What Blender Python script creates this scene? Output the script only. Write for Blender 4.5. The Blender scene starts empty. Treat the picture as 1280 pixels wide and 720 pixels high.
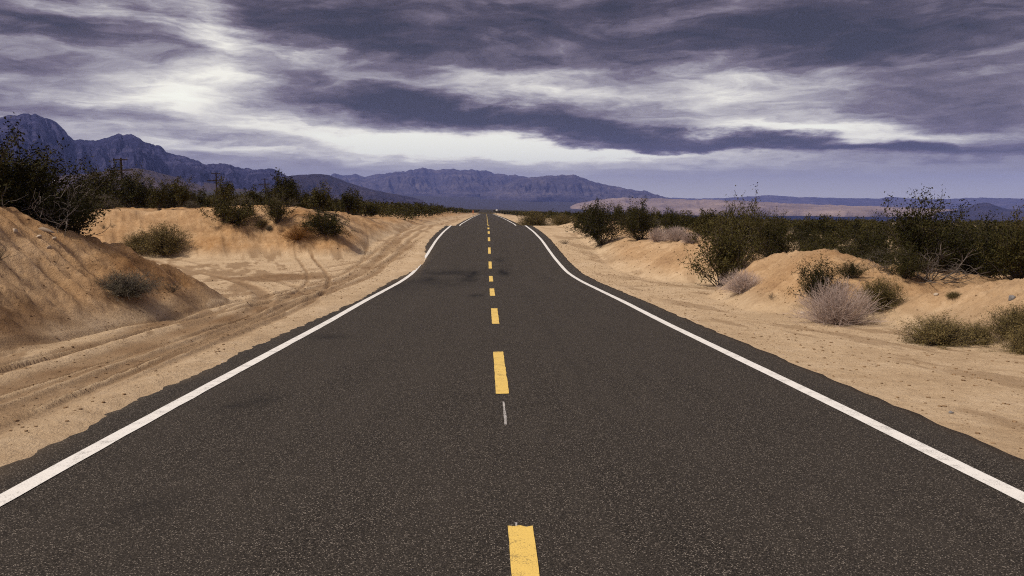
import bpy, math
import numpy as np

# ------------------------------------------------------------------ camera
C = bpy.context.scene.collection
sc = bpy.context.scene
R = math.radians
FPX = 1000.0                       # focal length in pixels of a 1280 wide frame
TH = math.atan(108 / FPX)          # camera pitch (down)
PS = math.atan(32 / FPX)           # camera yaw (to the right of the road axis)
CX, CZ = -0.17, 1.8                # camera stands a little left of the centre line
FW = np.array([math.sin(PS) * math.cos(TH), math.cos(PS) * math.cos(TH), -math.sin(TH)])
RT = np.array([math.cos(PS), -math.sin(PS), 0.0])
UP = np.cross(RT, FW)

def az_of(px, py=290):             # azimuth (rad, from the road axis) seen at a photo pixel
    d = FW + RT * (px - 640) / FPX + UP * (360 - py) / FPX
    return math.atan2(d[0], d[1])

def tan_el(px, py):                # tangent of elevation seen at a photo pixel
    d = FW + RT * (px - 640) / FPX + UP * (360 - py) / FPX
    return d[2] / math.hypot(d[0], d[1])

cam = bpy.data.objects.new('camera', bpy.data.cameras.new('camera'))
C.objects.link(cam); sc.camera = cam
cam.data.sensor_width = 36; cam.data.lens = 36 * FPX / 1280
cam.data.clip_start = 0.1; cam.data.clip_end = 90000
cam.location = (CX, 0, CZ); cam.rotation_euler = (math.pi / 2 - TH, 0, -PS)

sc.view_settings.view_transform = 'Standard'; sc.view_settings.look = 'None'
sc.view_settings.gamma = 1; sc.view_settings.use_curve_mapping = False
EXPO = 1.42
sc.view_settings.exposure = EXPO
sc.render.engine = 'CYCLES'
cy = sc.cycles
cy.max_bounces = 4; cy.diffuse_bounces = 2; cy.glossy_bounces = 2; cy.transmission_bounces = 2
cy.volume_bounces = 0; cy.transparent_max_bounces = 6
cy.use_denoising = False
cy.filter_width = 1.1
cy.sample_clamp_indirect = 2

# ------------------------------------------------------------------ node expression helper
class E:
    """a float socket with arithmetic"""
    def __init__(s, nt, v): s.nt = nt; s.v = v
    def _m(s, op, *o, clamp=False):
        n = s.nt.nodes.new('ShaderNodeMath'); n.operation = op; n.use_clamp = clamp
        for i, a in enumerate((s,) + o):
            a = a.v if isinstance(a, E) else a
            if isinstance(a, (int, float)): n.inputs[i].default_value = a
            else: s.nt.links.new(a, n.inputs[i])
        return E(s.nt, n.outputs[0])
    def __add__(s, o): return s._m('ADD', o)
    __radd__ = __add__
    def __sub__(s, o): return s._m('SUBTRACT', o)
    def __rsub__(s, o): return (s * -1.0) + o
    def __mul__(s, o): return s._m('MULTIPLY', o)
    __rmul__ = __mul__
    def __truediv__(s, o): return s._m('DIVIDE', o)
    def pow(s, o): return s._m('POWER', o)
    def exp(s): return s._m('EXPONENT')
    def max(s, o): return s._m('MAXIMUM', o)
    def min(s, o): return s._m('MINIMUM', o)
    def abs(s): return s._m('ABSOLUTE')
    def clamp(s): return s._m('ADD', 0.0, clamp=True)
    def step(s, a, b):
        n = s.nt.nodes.new('ShaderNodeMapRange'); n.interpolation_type = 'SMOOTHSTEP'
        s.nt.links.new(s.v, n.inputs[0]); n.inputs[1].default_value = a; n.inputs[2].default_value = b
        return E(s.nt, n.outputs[0])

def combine(nt, x, y, z=0.0):
    n = nt.nodes.new('ShaderNodeCombineXYZ')
    for i, a in enumerate((x, y, z)):
        if isinstance(a, E): nt.links.new(a.v, n.inputs[i])
        else: n.inputs[i].default_value = a
    return n.outputs[0]

def noise(nt, vec, scale, detail=4, rough=.55, dist=0.0, out=0, lac=2.0):
    n = nt.nodes.new('ShaderNodeTexNoise'); n.noise_dimensions = '3D'
    n.inputs['Scale'].default_value = scale; n.inputs['Detail'].default_value = detail
    n.inputs['Roughness'].default_value = rough; n.inputs['Distortion'].default_value = dist
    n.inputs['Lacunarity'].default_value = lac
    nt.links.new(vec, n.inputs['Vector'])
    return E(nt, n.outputs[0]) if out == 0 else n.outputs[1]

def ramp(nt, fac, stops, interp='LINEAR'):
    n = nt.nodes.new('ShaderNodeValToRGB'); n.color_ramp.interpolation = interp
    e = n.color_ramp.elements
    while len(e) < len(stops): e.new(0.5)
    for i, (p, c) in enumerate(stops):
        e[i].position = p; e[i].color = (*c, 1) if len(c) == 3 else c
    nt.links.new(fac.v if isinstance(fac, E) else fac, n.inputs[0])
    return n.outputs[0]

def mixc(nt, f, a, b, mode='MIX'):
    n = nt.nodes.new('ShaderNodeMix'); n.data_type = 'RGBA'; n.blend_type = mode
    for i, s in ((0, f), (6, a), (7, b)):
        if isinstance(s, E): nt.links.new(s.v, n.inputs[i])
        elif isinstance(s, (int, float)): n.inputs[i].default_value = s
        elif isinstance(s, tuple): n.inputs[i].default_value = (*s, 1)
        else: nt.links.new(s, n.inputs[i])
    return n.outputs[2]

def lin(r, g, b):
    f = lambda c: (c / 255 / 12.92) if c <= 10 else ((c / 255 + .055) / 1.055) ** 2.4
    return (f(r), f(g), f(b))

# ------------------------------------------------------------------ world: overcast evening-like cloud deck
SUN_EL, SUN_AZ = R(52), R(-112)       # azimuth from +Y towards +X
world = bpy.data.worlds.new('World'); sc.world = world; world.use_nodes = True
nt = world.node_tree; nt.nodes.clear()
out = nt.nodes.new('ShaderNodeOutputWorld'); bg = nt.nodes.new('ShaderNodeBackground')
nt.links.new(bg.outputs[0], out.inputs[0])
sky = nt.nodes.new('ShaderNodeTexSky'); sky.sky_type = 'NISHITA'; sky.sun_disc = False
sky.sun_elevation = SUN_EL; sky.sun_rotation = SUN_AZ
sky.air_density = 1.2; sky.dust_density = 2.0
tc = nt.nodes.new('ShaderNodeTexCoord')
sp = nt.nodes.new('ShaderNodeSeparateXYZ'); nt.links.new(tc.outputs['Generated'], sp.inputs[0])
dx, dy, dz = (E(nt, sp.outputs[i]) for i in range(3))
hyp = (dx * dx + dy * dy)._m('SQRT').max(0.02)
az = dx._m('ARCTAN2', dy)                    # radians, 0 = down the road
el = (dz / hyp).min(6.0)                     # tangent of elevation
elp = el.max(0.0)
# cloud deck coordinates: perspective of a flat deck, softened at the horizon
pk = (elp + 0.07)
deck = combine(nt, dx / hyp / pk * .75, dy / hyp / pk, 0.0)
w1 = noise(nt, deck, 0.8, 3, .55); w2 = noise(nt, combine(nt, az * 3.2, el * 11.0, 3.7), 1.0, 3, .55)
w3 = noise(nt, combine(nt, az * 9.0, el * 34.0, 8.2), 1.0, 5, .62)
waz = az + (w2 - .5) * .16 + (w3 - .5) * .10
wel = el + (w1 - .5) * .035 + (w2 - .5) * .025 + (w3 - .5) * .045
BL = [  # photo px centre, half sizes px, tilt (deg, down to the right), amount
    (225, 112, 110, 48, 0, .20), (232, 118, 32, 14, 0, .16), (258, 46, 60, 36, 35, .26), (90, 108, 110, 20, 0, .14),
    (500, 172, 190, 14, 4, .52), (640, 186, 170, 7, 3, .34), (300, 190, 190, 8, 0, .26), (690, 114, 120, 18, 7, .28),
    (925, 108, 80, 24, 0, .32), (1005, 163, 115, 12, 1, .56), (780, 191, 120, 4, 2, .3), (1150, 170, 130, 6, -3, .2),
    (1170, 72, 120, 7, -4, .14), (490, 90, 110, 14, 6, .14), (115, 12, 60, 14, 0, .22), (40, 160, 160, 7, 0, .12), (820, 205, 330, 12, 0, .12),
    (760, 40, 430, 40, 0, -.22), (1120, 34, 280, 36, 0, -.20), (420, 38, 130, 30, 14, -.22), (330, 20, 60, 30, 20, -.10),
    (480, 124, 120, 11, 9, -.28), (640, 146, 120, 8, 9, -.30), (840, 173, 200, 9, 4, -.40), (1030, 189, 200, 7, 2, -.30),
    (85, 42, 100, 13, 9, -.30), (20, 80, 95, 13, 3, -.22), (150, 146, 200, 8, 2, -.18), (60, 128, 120, 7, 2, -.10),
    (1190, 118, 130, 20, -6, -.15), (1240, 150, 100, 10, -5, -.18), (735, 140, 90, 9, 0, -.14), (1270, 188, 120, 14, 0, -.16),
]
B = None
for (px, py, sx, sy, rot, amp) in BL:
    a0, e0 = az_of(px, py), tan_el(px, py)
    k = math.cos(a0) ** 2
    c, s = math.cos(R(rot)), math.sin(R(rot))
    kx, ky = 1 / (sx / FPX * max(k, .7)), FPX / sy
    # rotated, scaled offsets as two multiply-add chains (v grows downwards like the picture)
    p = (waz._m('MULTIPLY_ADD', c * kx, -(a0 * c) * kx + e0 * s * kx) + wel * (-s * kx))
    q = (waz._m('MULTIPLY_ADD', -s * ky, a0 * s * ky + e0 * c * ky) + wel * (-c * ky))
    g = (p * p)._m('ADD', q * q) * -0.66
    g = g.exp() * amp
    B = g if B is None else B + g
# general deck brightness away from the named masses, and the fine structure
big = noise(nt, deck, .38, 4, .55, .4)
streak = noise(nt, combine(nt, waz * 6.0, wel * 46.0, 1.3), 1.0, 7, .60, .5)
fold = noise(nt, combine(nt, az * 4.5 + w2 * 1.5, el * 30.0 + w1 * 2.5 + w3 * 1.5, 6.0), 1.0, 7, .6, .3)
billow = noise(nt, combine(nt, az * 11.0 + w1 * 3.0, el * 42.0 + w2 * 3.0, 2.0), 1.0, 7, .60, .55)
fibre = noise(nt, combine(nt, (waz * .6 + az * .4) * 20.0, (wel * .7 + el * .3) * 170.0, 5.1), 1.0, 6, .66, .8)
up = elp.step(.06, .22)
mid = elp.step(.02, .07)
B = B + .47 + (big - .5) * .5 * elp.step(.25, .5)
B = B + (streak - .5) * .46 * elp.step(0.0, .05) + (billow - .5) * (mid * .38 + up * .34) + (fold - .5) * up * .66 + (fibre - .5) * .26 * (mid - up * .5)
B = (B - .5) * 1.10 + .485
cloud = ramp(nt, B.clamp(), [(0.0, lin(42, 34, 37)), (.18, lin(67, 56, 63)), (.36, lin(108, 96, 106)), (.52, lin(154, 147, 152)),
                             (.70, lin(206, 201, 196)), (.86, lin(246, 242, 228)), (1.0, lin(255, 254, 238))])
# low sky: thinner, bluer air under the deck
low = ramp(nt, elp, [(0.0, lin(222, 216, 200)), (.03, lin(220, 217, 208)), (.07, lin(228, 228, 226)), (.1, lin(228, 227, 224))])
lowmix = (1.0 - elp.step(.0, .06)) * .62
lo2 = nt.nodes.new('ShaderNodeVectorMath'); lo2.operation = 'SCALE'; nt.links.new(low, lo2.inputs[0]); lo2.inputs[3].default_value = 1.25
cl2 = mixc(nt, lowmix, cloud, lo2.outputs[0])
g = nt.nodes.new('ShaderNodeVectorMath'); g.operation = 'SCALE'; nt.links.new(cl2, g.inputs[0]); g.inputs[3].default_value = 1.18 * 2 ** -EXPO
ns = nt.nodes.new('ShaderNodeVectorMath'); ns.operation = 'SCALE'; nt.links.new(sky.outputs[0], ns.inputs[0]); ns.inputs[3].default_value = 0.06
nt.links.new(mixc(nt, .95, ns.outputs[0], g.outputs[0]), bg.inputs[0])
bg.inputs[1].default_value = 1.0
world.cycles.sampling_method = 'MANUAL'; world.cycles.sample_map_resolution = 512

sun = bpy.data.objects.new('sun', bpy.data.lights.new('sun', 'SUN')); C.objects.link(sun)
sun.data.energy = 1.5; sun.data.angle = R(10); sun.data.color = (1, .90, .77)
sun.rotation_euler = (math.pi / 2 - SUN_EL, 0, math.pi - SUN_AZ)
sun.location = (0, 0, 60)

# ------------------------------------------------------------------ numpy helpers
def _h(ix, iy, seed):
    n = (ix.astype(np.int64) * 374761393 + iy.astype(np.int64) * 668265263 + seed * 974634077) & 0x7fffffff
    n = ((n ^ (n >> 13)) * 1274126177) & 0x7fffffff
    n = ((n ^ (n >> 16)) * 1103515245) & 0x7fffffff
    return (n & 0xffff) / 65535.0
def vn(x, y, seed=0):
    x = np.asarray(x, float); y = np.asarray(y, float)
    ix, iy = np.floor(x), np.floor(y); fx, fy = x - ix, y - iy
    fx = fx * fx * fx * (fx * (fx * 6 - 15) + 10); fy = fy * fy * fy * (fy * (fy * 6 - 15) + 10)
    a, b, c, d = _h(ix, iy, seed), _h(ix + 1, iy, seed), _h(ix, iy + 1, seed), _h(ix + 1, iy + 1, seed)
    return (a + (b - a) * fx + (c - a) * fy + (a - b - c + d) * fx * fy) * 2 - 1
def fbm(x, y, seed=0, o=4, g=.5):
    r = 0; A = 1; t = 0
    for i in range(o):
        r = r + A * vn(x * 2 ** i + 17.3 * i, y * 2 ** i - 9.1 * i, seed + i); t += A; A *= g
    return r / t
def ridged(x, y, seed=0, o=4, g=.5):
    r = 0; A = 1; t = 0
    for i in range(o):
        r = r + A * (1 - 2 * np.abs(vn(x * 2 ** i + 7.7 * i, y * 2 ** i + 3.1 * i, seed + i))); t += A; A *= g
    return r / t
def sstep(x, a, b):
    t = np.clip((x - a) / (b - a), 0, 1); return t * t * (3 - 2 * t)
def smin(a, b, k):
    h = np.clip(.5 + .5 * (b - a) / k, 0, 1); return b * (1 - h) + a * h - k * h * (1 - h)
def smax(a, b, k): return -smin(-a, -b, k)

def mesh(name, V, F, mat, parent=None, smooth=True, attrs=None):
    me = bpy.data.meshes.new(name)
    V = np.ascontiguousarray(V, np.float32); F = np.ascontiguousarray(F, np.int32)
    k = F.shape[1]
    me.vertices.add(len(V)); me.vertices.foreach_set('co', V.ravel())
    me.loops.add(F.size); me.loops.foreach_set('vertex_index', F.ravel())
    me.polygons.add(len(F)); me.polygons.foreach_set('loop_start', np.arange(0, F.size, k, dtype=np.int32))
    me.polygons.foreach_set('use_smooth', np.full(len(F), smooth))
    for an, av in (attrs or {}).items():
        a = me.attributes.new(an, 'FLOAT', 'POINT'); a.data.foreach_set('value', np.ascontiguousarray(av, np.float32).ravel())
    me.update(calc_edges=True); me.validate()
    me.materials.append(mat)
    o = bpy.data.objects.new(name, me); C.objects.link(o)
    if parent: o.parent = parent
    return o
def grid_faces(nr, nc, wrap=False):
    r, c = np.meshgrid(np.arange(nr - 1), np.arange(nc if wrap else nc - 1), indexing='ij')
    c2 = (c + 1) % nc
    return np.stack([r * nc + c, r * nc + c2, (r + 1) * nc + c2, (r + 1) * nc + c], -1).reshape(-1, 4)
def tag(o, label=None, cat=None, group=None, kind=None):
    for k, v in (('label', label), ('category', cat), ('group', group), ('kind', kind)):
        if v: o[k] = v
    return o

# ------------------------------------------------------------------ materials
def material(name, rough=.85, spec=.2):
    m = bpy.data.materials.new(name); m.use_nodes = True
    t = m.node_tree; b = t.nodes['Principled BSDF']
    b.inputs['Roughness'].default_value = rough; b.inputs['Specular IOR Level'].default_value = spec
    return m, t, b
def pos(t):
    return t.nodes.new('ShaderNodeNewGeometry').outputs['Position']
def attr(t, n):
    a = t.nodes.new('ShaderNodeAttribute'); a.attribute_name = n; return E(t, a.outputs['Fac'])
def bump(t, b, h, strength, dist):
    n = t.nodes.new('ShaderNodeBump'); n.inputs['Strength'].default_value = strength; n.inputs['Distance'].default_value = dist
    t.links.new(h.v, n.inputs['Height']); t.links.new(n.outputs[0], b.inputs['Normal'])

# sand / scrub ground
M_ground, t, b = material('desert_sand', .95, .1)
P = pos(t)
mo, tr, vg = attr(t, 'mound'), attr(t, 'track'), attr(t, 'veg')
n1 = noise(t, P, .6, 6, .68); n2 = noise(t, P, 4.0, 8, .74); n3 = noise(t, P, 38.0, 4, .75); n4 = noise(t, P, 11.0, 3, .6)
flatc = ramp(t, n1 * .5 + n2 * .5, [(.3, (.36, .25, .15)), (.5, (.50, .37, .235)), (.68, (.61, .475, .325))])
moundc = ramp(t, n1 * .6 + n2 * .4, [(.34, (.22, .108, .043)), (.48, (.36, .205, .092)), (.62, (.51, .325, .17))])
col = mixc(t, mo, flatc, moundc)
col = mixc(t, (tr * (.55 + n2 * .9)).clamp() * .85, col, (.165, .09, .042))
col = mixc(t, n3.step(.56, .72) * .55, col, (.17, .10, .055))          # grit and dark grains
col = mixc(t, n4.step(.66, .75) * .30, col, (.55, .44, .32))           # pale grit
n5 = noise(t, P, 15.0, 3, .7)
col = mixc(t, n5.step(.60, .66) * (mo * .7 + .15), col, (.11, .06, .03))    # clods and litter
scr = ramp(t, noise(t, P, .05, 6, .7), [(.35, (.022, .019, .009)), (.55, (.04, .033, .018)), (.7, (.09, .068, .045))])
col = mixc(t, vg, col, scr)
t.links.new(col, b.inputs['Base Color'])
bump(t, b, n2 * .55 + n4 * .35 + n3 * .28, 1.0, .075)

# asphalt
M_road, t, b = material('asphalt', .88, .12)
P = pos(t); st = attr(t, 'stain'); du = attr(t, 'dust')
ag = noise(t, P, 135.0, 2, .6); ag2 = noise(t, P, 62.0, 3, .7); sxy = t.nodes.new('ShaderNodeSeparateXYZ'); t.links.new(P, sxy.inputs[0])
lg = noise(t, combine(t, E(t, sxy.outputs[0]) * 2.2, E(t, sxy.outputs[1]) * .16), 1.0, 5, .65) * .65 + noise(t, P, .7, 4, .6) * .35; md = noise(t, P, 5.0, 4, .6)
vor = t.nodes.new('ShaderNodeTexVoronoi'); vor.inputs['Scale'].default_value = 115; t.links.new(P, vor.inputs['Vector'])
sepc = t.nodes.new('ShaderNodeSeparateColor'); t.links.new(vor.outputs['Color'], sepc.inputs[0])
stone = E(t, sepc.outputs[0]); vd = E(t, vor.outputs['Distance'])
col = ramp(t, ag * .6 + ag2 * .4, [(.37, (.0035, .003, .0026)), (.5, (.024, .0205, .0175)), (.61, (.085, .072, .060))])
col = mixc(t, (stone.step(.74, .97) * (1.0 - vd.step(.25, .6))) * .9, col, (.38, .33, .28))
col = mixc(t, ((lg - .5) * 4.0 + .5).clamp() * .36, col, (.060, .051, .043))
col = mixc(t, (st * (.6 + md * 1.0)).clamp() * .93, col, (.009, .0085, .009))
col = mixc(t, (du * (.4 + md * 1.2)).clamp() * .8, col, (.30, .21, .125))
t.links.new(col, b.inputs['Base Color'])
bump(t, b, ag * .6 + ag2 * .6 - vd * .3, .75, .012)

def paint_mat(name, c, worn):
    m, t, b = material(name, .6, .35)
    P = pos(t)
    a = noise(t, P, 60, 4, .7); w = noise(t, P, 7, 5, .65); fine = noise(t, P, 105, 2, .6)
    col = mixc(t, a.step(.35, .75) * .35, c, tuple(x * .72 for x in c))
    col = mixc(t, (w * .45 + fine * .55).step(.52, .61) * worn, col, (.05, .043, .037))
    t.links.new(col, b.inputs['Base Color']); bump(t, b, a * .4 + fine * .6, .5, .008)
    return m
M_white = paint_mat('white_road_paint', (.80, .78, .74), .55)
M_yellow = paint_mat('yellow_road_paint', (.77, .535, .135), .6)
M_chalk = paint_mat('pale_marking_paint', (.42, .40, .38), .8)

def rock_mat(name, lo, mid, hi, sc_=.004, strata=.02):
    m, t, b = material(name, .95, .08)
    P = pos(t)
    s = t.nodes.new('ShaderNodeSeparateXYZ'); t.links.new(P, s.inputs[0])
    z = E(t, s.outputs[2])
    a = noise(t, P, sc_, 8, .68); bnd = noise(t, combine(t, E(t, s.outputs[0]) * .0012, E(t, s.outputs[1]) * .0012, z * strata), 1.0, 5, .65)
    t.links.new(ramp(t, a * .55 + bnd * .45, [(.36, lo), (.5, mid), (.66, hi)]), b.inputs['Base Color'])
    bump(t, b, a, 1.0, 45)
    return m
M_mtn = rock_mat('haze_tinted_rock', (.008, .008, .024), (.022, .022, .062), (.10, .092, .165), .011, .03)  # rock colour of the left range has distance-haze blue painted in
M_hill = rock_mat('dark_rock', (.016, .012, .018), (.032, .025, .034), (.07, .055, .062), .009)
M_far = rock_mat('far_rock', (.026, .023, .034), (.062, .053, .066), (.15, .125, .13), .006)
M_foot = rock_mat('bajada_soil', (.035, .024, .02), (.06, .042, .033), (.09, .064, .05), .003, .004)
M_dune = rock_mat('pale_sand_hill', (.15, .11, .088), (.25, .185, .145), (.38, .285, .22), .003, .02)

def leaf_mat(name, stops, rough=.7, sc_=3.0):
    m, t, b = material(name, rough, .06)
    oi = t.nodes.new('ShaderNodeObjectInfo')
    P = pos(t)
    n = noise(t, P, sc_, 3, .6); n2 = noise(t, P, 40, 2, .6)
    f = n * .55 + n2 * .35 + E(t, oi.outputs['Random']) * .22 - .06
    t.links.new(ramp(t, f, stops), b.inputs['Base Color'])
    return m
M_leaf = leaf_mat('creosote_leaf', [(.28, (.011, .0105, .003)), (.48, (.033, .030, .009)), (.7, (.095, .078, .026))])
M_olive = leaf_mat('olive_leaf', [(.3, (.085, .065, .024)), (.5, (.15, .115, .046)), (.7, (.23, .175, .078))])
M_sage = leaf_mat('sage_leaf', [(.3, (.075, .066, .045)), (.5, (.135, .118, .082)), (.7, (.20, .175, .125))])
M_brown = leaf_mat('dry_brown_leaf', [(.3, (.13, .058, .018)), (.5, (.22, .105, .034)), (.7, (.32, .17, .065))])
M_stem = leaf_mat('grey_bark', [(.3, (.035, .028, .022)), (.5, (.075, .06, .048)), (.7, (.14, .115, .095))], .9, 5)
M_dead = leaf_mat('bleached_branch', [(.3, (.08, .066, .056)), (.5, (.15, .125, .11)), (.7, (.24, .205, .18))], .9, 5)
M_dry = leaf_mat('dry_pinkish_twig', [(.3, (.32, .24, .205)), (.5, (.47, .37, .325)), (.7, (.60, .49, .44))], .9, 5)
M_pole = leaf_mat('weathered_pole_wood', [(.3, (.02, .014, .011)), (.5, (.035, .025, .019)), (.7, (.055, .04, .03))], .9, 5)
M_stone = leaf_mat('pale_stone', [(.3, (.30, .23, .17)), (.5, (.42, .34, .26)), (.7, (.55, .47, .38))], .9, 9)
M_greystone = leaf_mat('grey_stone', [(.3, (.13, .12, .12)), (.5, (.21, .20, .20)), (.7, (.30, .28, .27))], .9, 9)
M_grit = leaf_mat('gravel_grit', [(.3, (.12, .075, .042)), (.5, (.30, .20, .115)), (.7, (.52, .40, .27))], .9, 6)
M_sign, t, b = material('white_sign_metal', .5, .4); b.inputs['Base Color'].default_value = (.8, .8, .78, 1)
M_signo, t, b = material('orange_marker', .5, .4); b.inputs['Base Color'].default_value = (.65, .22, .06, 1)

# ------------------------------------------------------------------ road profile: row, width between edge lines (photo px)
prof = [(627, 1286), (533, 928), (440, 565), (400, 407), (383, 347), (352, 225), (341, 192), (322, 161), (300, 131.5),
        (290, 113), (281.5, 92), (280.5, 67.5), (273.5, 43.5), (267.2, 14.2)]
ry, rz = [-8.0, 0.0], [-1.62, -1.76]
for row, wd in prof:
    dep = FPX * 6.7 / wd; dn = (row - 360) / FPX * dep
    ry.append(dep * math.cos(TH) - dn * math.sin(TH)); rz.append(-dep * math.sin(TH) - dn * math.cos(TH))
i = 13                                   # hidden dip behind the first crest
ry.insert(i, 86.0); rz.insert(i, -2.95)
ry += [560, 700, 1200]; rz += [-9.2, -14, -34]
_yd = np.concatenate([np.arange(-8, 140, .5), np.arange(140, 1200, 5)])
_zd = np.interp(_yd, ry, rz)
for _ in range(14): _zd[1:-1] = .25 * _zd[:-2] + .5 * _zd[1:-1] + .25 * _zd[2:]
def road_z(Y): return np.interp(Y, _yd, _zd)       # relative to the camera's height

EL, ER = 3.88, 3.96            # asphalt edges from the centre line

# ------------------------------------------------------------------ ground
def ground(X, Y, full=False):
    """height relative to the camera, plus masks"""
    X = np.asarray(X, float); Y = np.asarray(Y, float)
    zr = road_z(np.clip(Y, -8, 1200))
    r = np.hypot(X, Y)
    na = fbm(X * .22, Y * .22, 3, 4); nb = fbm(X * .9, Y * .9, 11, 4); nc = fbm(X * 3.7, Y * 3.7, 23, 3)
    # --- left: bank cut, pull-out corridor
    footL = np.interp(Y, [0, 12, 18, 22, 45, 60, 75, 120, 300], [-7.1, -6.95, -6.8, -6.8, -7.0, -6.5, -6.4, -6.4, -6.6])
    dL = -X + footL + .45 * na
    cor = np.maximum(20.9 - Y, Y - 41.5) + .9 * na + .35 * nb
    cor = np.where(Y > 70, 30, cor)
    dist = smin(dL, cor, .8)
    capz = np.interp(Y, [-10, 0, 12, 19, 30, 46, 55, 66, 80, 120, 200, 300, 500], [-.9, -.6, -.1, -.25, -.4, -.62, -.85, -1.45, -1.7, -2.0, -2.5, -3.6, -6.4])
    lum = .55 * np.exp(-((X + 13.2) / 2.6) ** 2 - ((Y - 47) / 4) ** 2) * .6 - .55 * np.exp(-((X + 12.6) / .9) ** 2 - ((Y - 43) / 3.0) ** 2)
    capL = capz - zr + .012 * np.clip(-X - 14, 0, 40) + .022 * np.clip(-X - 14, 0, 60) * sstep(Y, 60, 120) + .30 * na + lum
    slopeL = np.interp(Y, [0, 22, 45, 60, 80, 150], [.66, .66, .62, .36, .25, .2])
    rill = (.13 * ridged(Y * .9 + .35 * X, X * .16, 31, 4, .6) + .11 * ridged(Y * 2.3 + 1.0 * X, X * .14, 35, 4, .65)) * sstep(dist, .2, 1.2) * sstep(-dist, -5, -2.5)
    hL = smin(slopeL * np.maximum(dist, 0), np.maximum(capL, .15), .3) + rill * sstep(slopeL, .2, .6)
    # --- right: hummocks and gullies
    footR = np.interp(Y, [0, 9, 12, 14.5, 16.5, 18, 22, 25.5, 28, 31, 40, 60, 100, 300], [8.6, 8.0, 7.7, 7.9, 7.5, 5.9, 6.1, 7.6, 7.8, 6.0, 5.7, 6.2, 6.5, 6.5])
    dR = X - footR + .35 * na
    gs = lambda x0, y0, sx, sy: np.exp(-((X - x0) / sx) ** 2 - ((Y - y0) / sy) ** 2)
    capR = np.interp(Y, [-10, 5, 12, 16, 25, 40, 60, 100, 200, 300, 500], [.6, .7, .85, .65, .55, .6, .4, .1, .0, -.1, -.3])
    capR = capR + .95 * gs(8.2, 35, 2.2, 4.2) + .75 * gs(7.7, 20.6, 1.5, 2.3) + .25 * gs(10, 13.2, 2.4, 2) - .6 * gs(8.8, 26.3, 1.6, 1.7) - .45 * gs(8.9, 16.4, 1.9, 1.3)
    capR = capR - .055 * np.clip(X - 11, 0, 16) - .03 * np.clip(X - 27, 0, 80) + .22 * na
    slopeR = np.interp(Y, [0, 16, 30, 60, 120], [.5, .6, .55, .3, .2])
    hR = smin(slopeR * np.maximum(dR, 0), np.maximum(capR, -6), .4)
    hR = np.where(dR < 0, 0, hR)
    hR = hR + (.12 * ridged(Y * .8, X * .3, 41, 3) + .10 * ridged(Y * 2.1 - .8 * X, X * .3, 43, 4, .65)) * sstep(hR, .15, .7)
    h = np.where(X < 0, hL, hR)
    hill = sstep(h, .05, .55)
    # --- shoulder relative to the road surface
    s = np.where(X < 0, -X - EL, X - ER)
    rag = .06 * nc + .04 * nb + .10 * fbm(X * .9, Y * 4.5, 27, 3)
    inv = .62 * np.exp(-((Y - 39) / 5.5) ** 2) + .25 * np.exp(-((Y - 22) / 6) ** 2) + .12
    sl = s + rag + np.where(X < 0, inv - .04, -.02 - .5 * rag)
    edge = np.clip(np.where(X < 0, .16, .30) * sl, -.45, np.where(X < 0, .045, -.012))
    edge = np.where(sl < -.25, np.minimum(edge, -.05 - .35 * np.clip(-sl - .25, 0, 1)) - .0012 * r, edge)
    # tyre tracks and scuffs on the flat sand (left pull-out), lighter on the right
    flat_m = (1 - hill) * sstep(s, .25, .7)
    wob = .35 * vn(Y * .09, X * 0 + 3, 51) + .12 * vn(Y * .35, X * 0, 52)
    tr = np.zeros_like(X); dz = np.zeros_like(X)
    def track(xc, w, amt):
        nonlocal tr, dz
        q = (X - xc) / w
        m = np.exp(-np.abs(q) ** 6)
        tr = np.maximum(tr, m * amt); dz = dz - .04 * m * amt + .022 * amt * np.exp(-((np.abs(q) - 1.5) / .45) ** 2)
    track(-4.85 + .5 * wob, .17, .7); track(-5.55 + .6 * wob, .28, .75); track(-6.2 + .5 * wob, .14, .7)
    for x0, sl_, cv, w, a in ((-4.45, -.035, 0, .075, .8), (-4.62, -.035, 0, .06, .7), (-6.6, .05, 0, .08, .8), (-6.4, .05, 0, .06, .7), (-4.3, -.01, .006, .09, .8),
                              (-5.1, -.01, .006, .08, .7), (-7.4, .075, 0, .09, .7), (-5.3, .01, .002, .06, .8)):
        track(x0 + sl_ * (Y - 8) - cv * np.clip(Y - 14, 0, 40) ** 2 + .25 * wob, w, a)
    for off, w, a in ((0, .24, .8), (-1.35, .24, .8), (1.1, .18, .5)):
        track(-5.0 - .016 * np.clip(Y - 13, 0, 40) ** 2 + off * (1 + .02 * np.clip(Y - 13, 0, 20)) + .3 * wob, w, a * sstep(Y, 9, 16))
    for off, a in ((0, .6), (1.4, .6)):
        track(-4.9 - .02 * np.clip(48 - Y, 0, 40) ** 2 + off + .3 * wob, .22, a * sstep(-Y, -52, -44) * sstep(Y, 18, 26))
    scuff = sstep(fbm(X * 1.3 + .25 * Y, Y * .3, 66, 5, .6), .12, .26) * .6
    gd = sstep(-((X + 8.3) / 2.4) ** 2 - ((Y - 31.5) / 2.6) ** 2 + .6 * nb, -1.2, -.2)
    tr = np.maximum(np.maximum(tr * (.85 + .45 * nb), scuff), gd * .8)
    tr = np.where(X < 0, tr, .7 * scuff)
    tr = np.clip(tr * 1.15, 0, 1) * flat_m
    litter_groove = np.exp(-((X + 7.6) / .55) ** 2 - ((Y - 12.8) / 2.2) ** 2) * (1 + 1.4 * nb) + .5 * hill * (X < 0) * sstep(-ridged(Y * 2.3 + 1.0 * X, X * .14, 35, 4, .65), .18, .34)  # dark litter patch, plus darker streaks along the left bank's grooves
    tr = np.maximum(tr, np.clip(litter_groove, 0, 1))
    dz = np.where(X < 0, dz, 0) * flat_m
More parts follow.
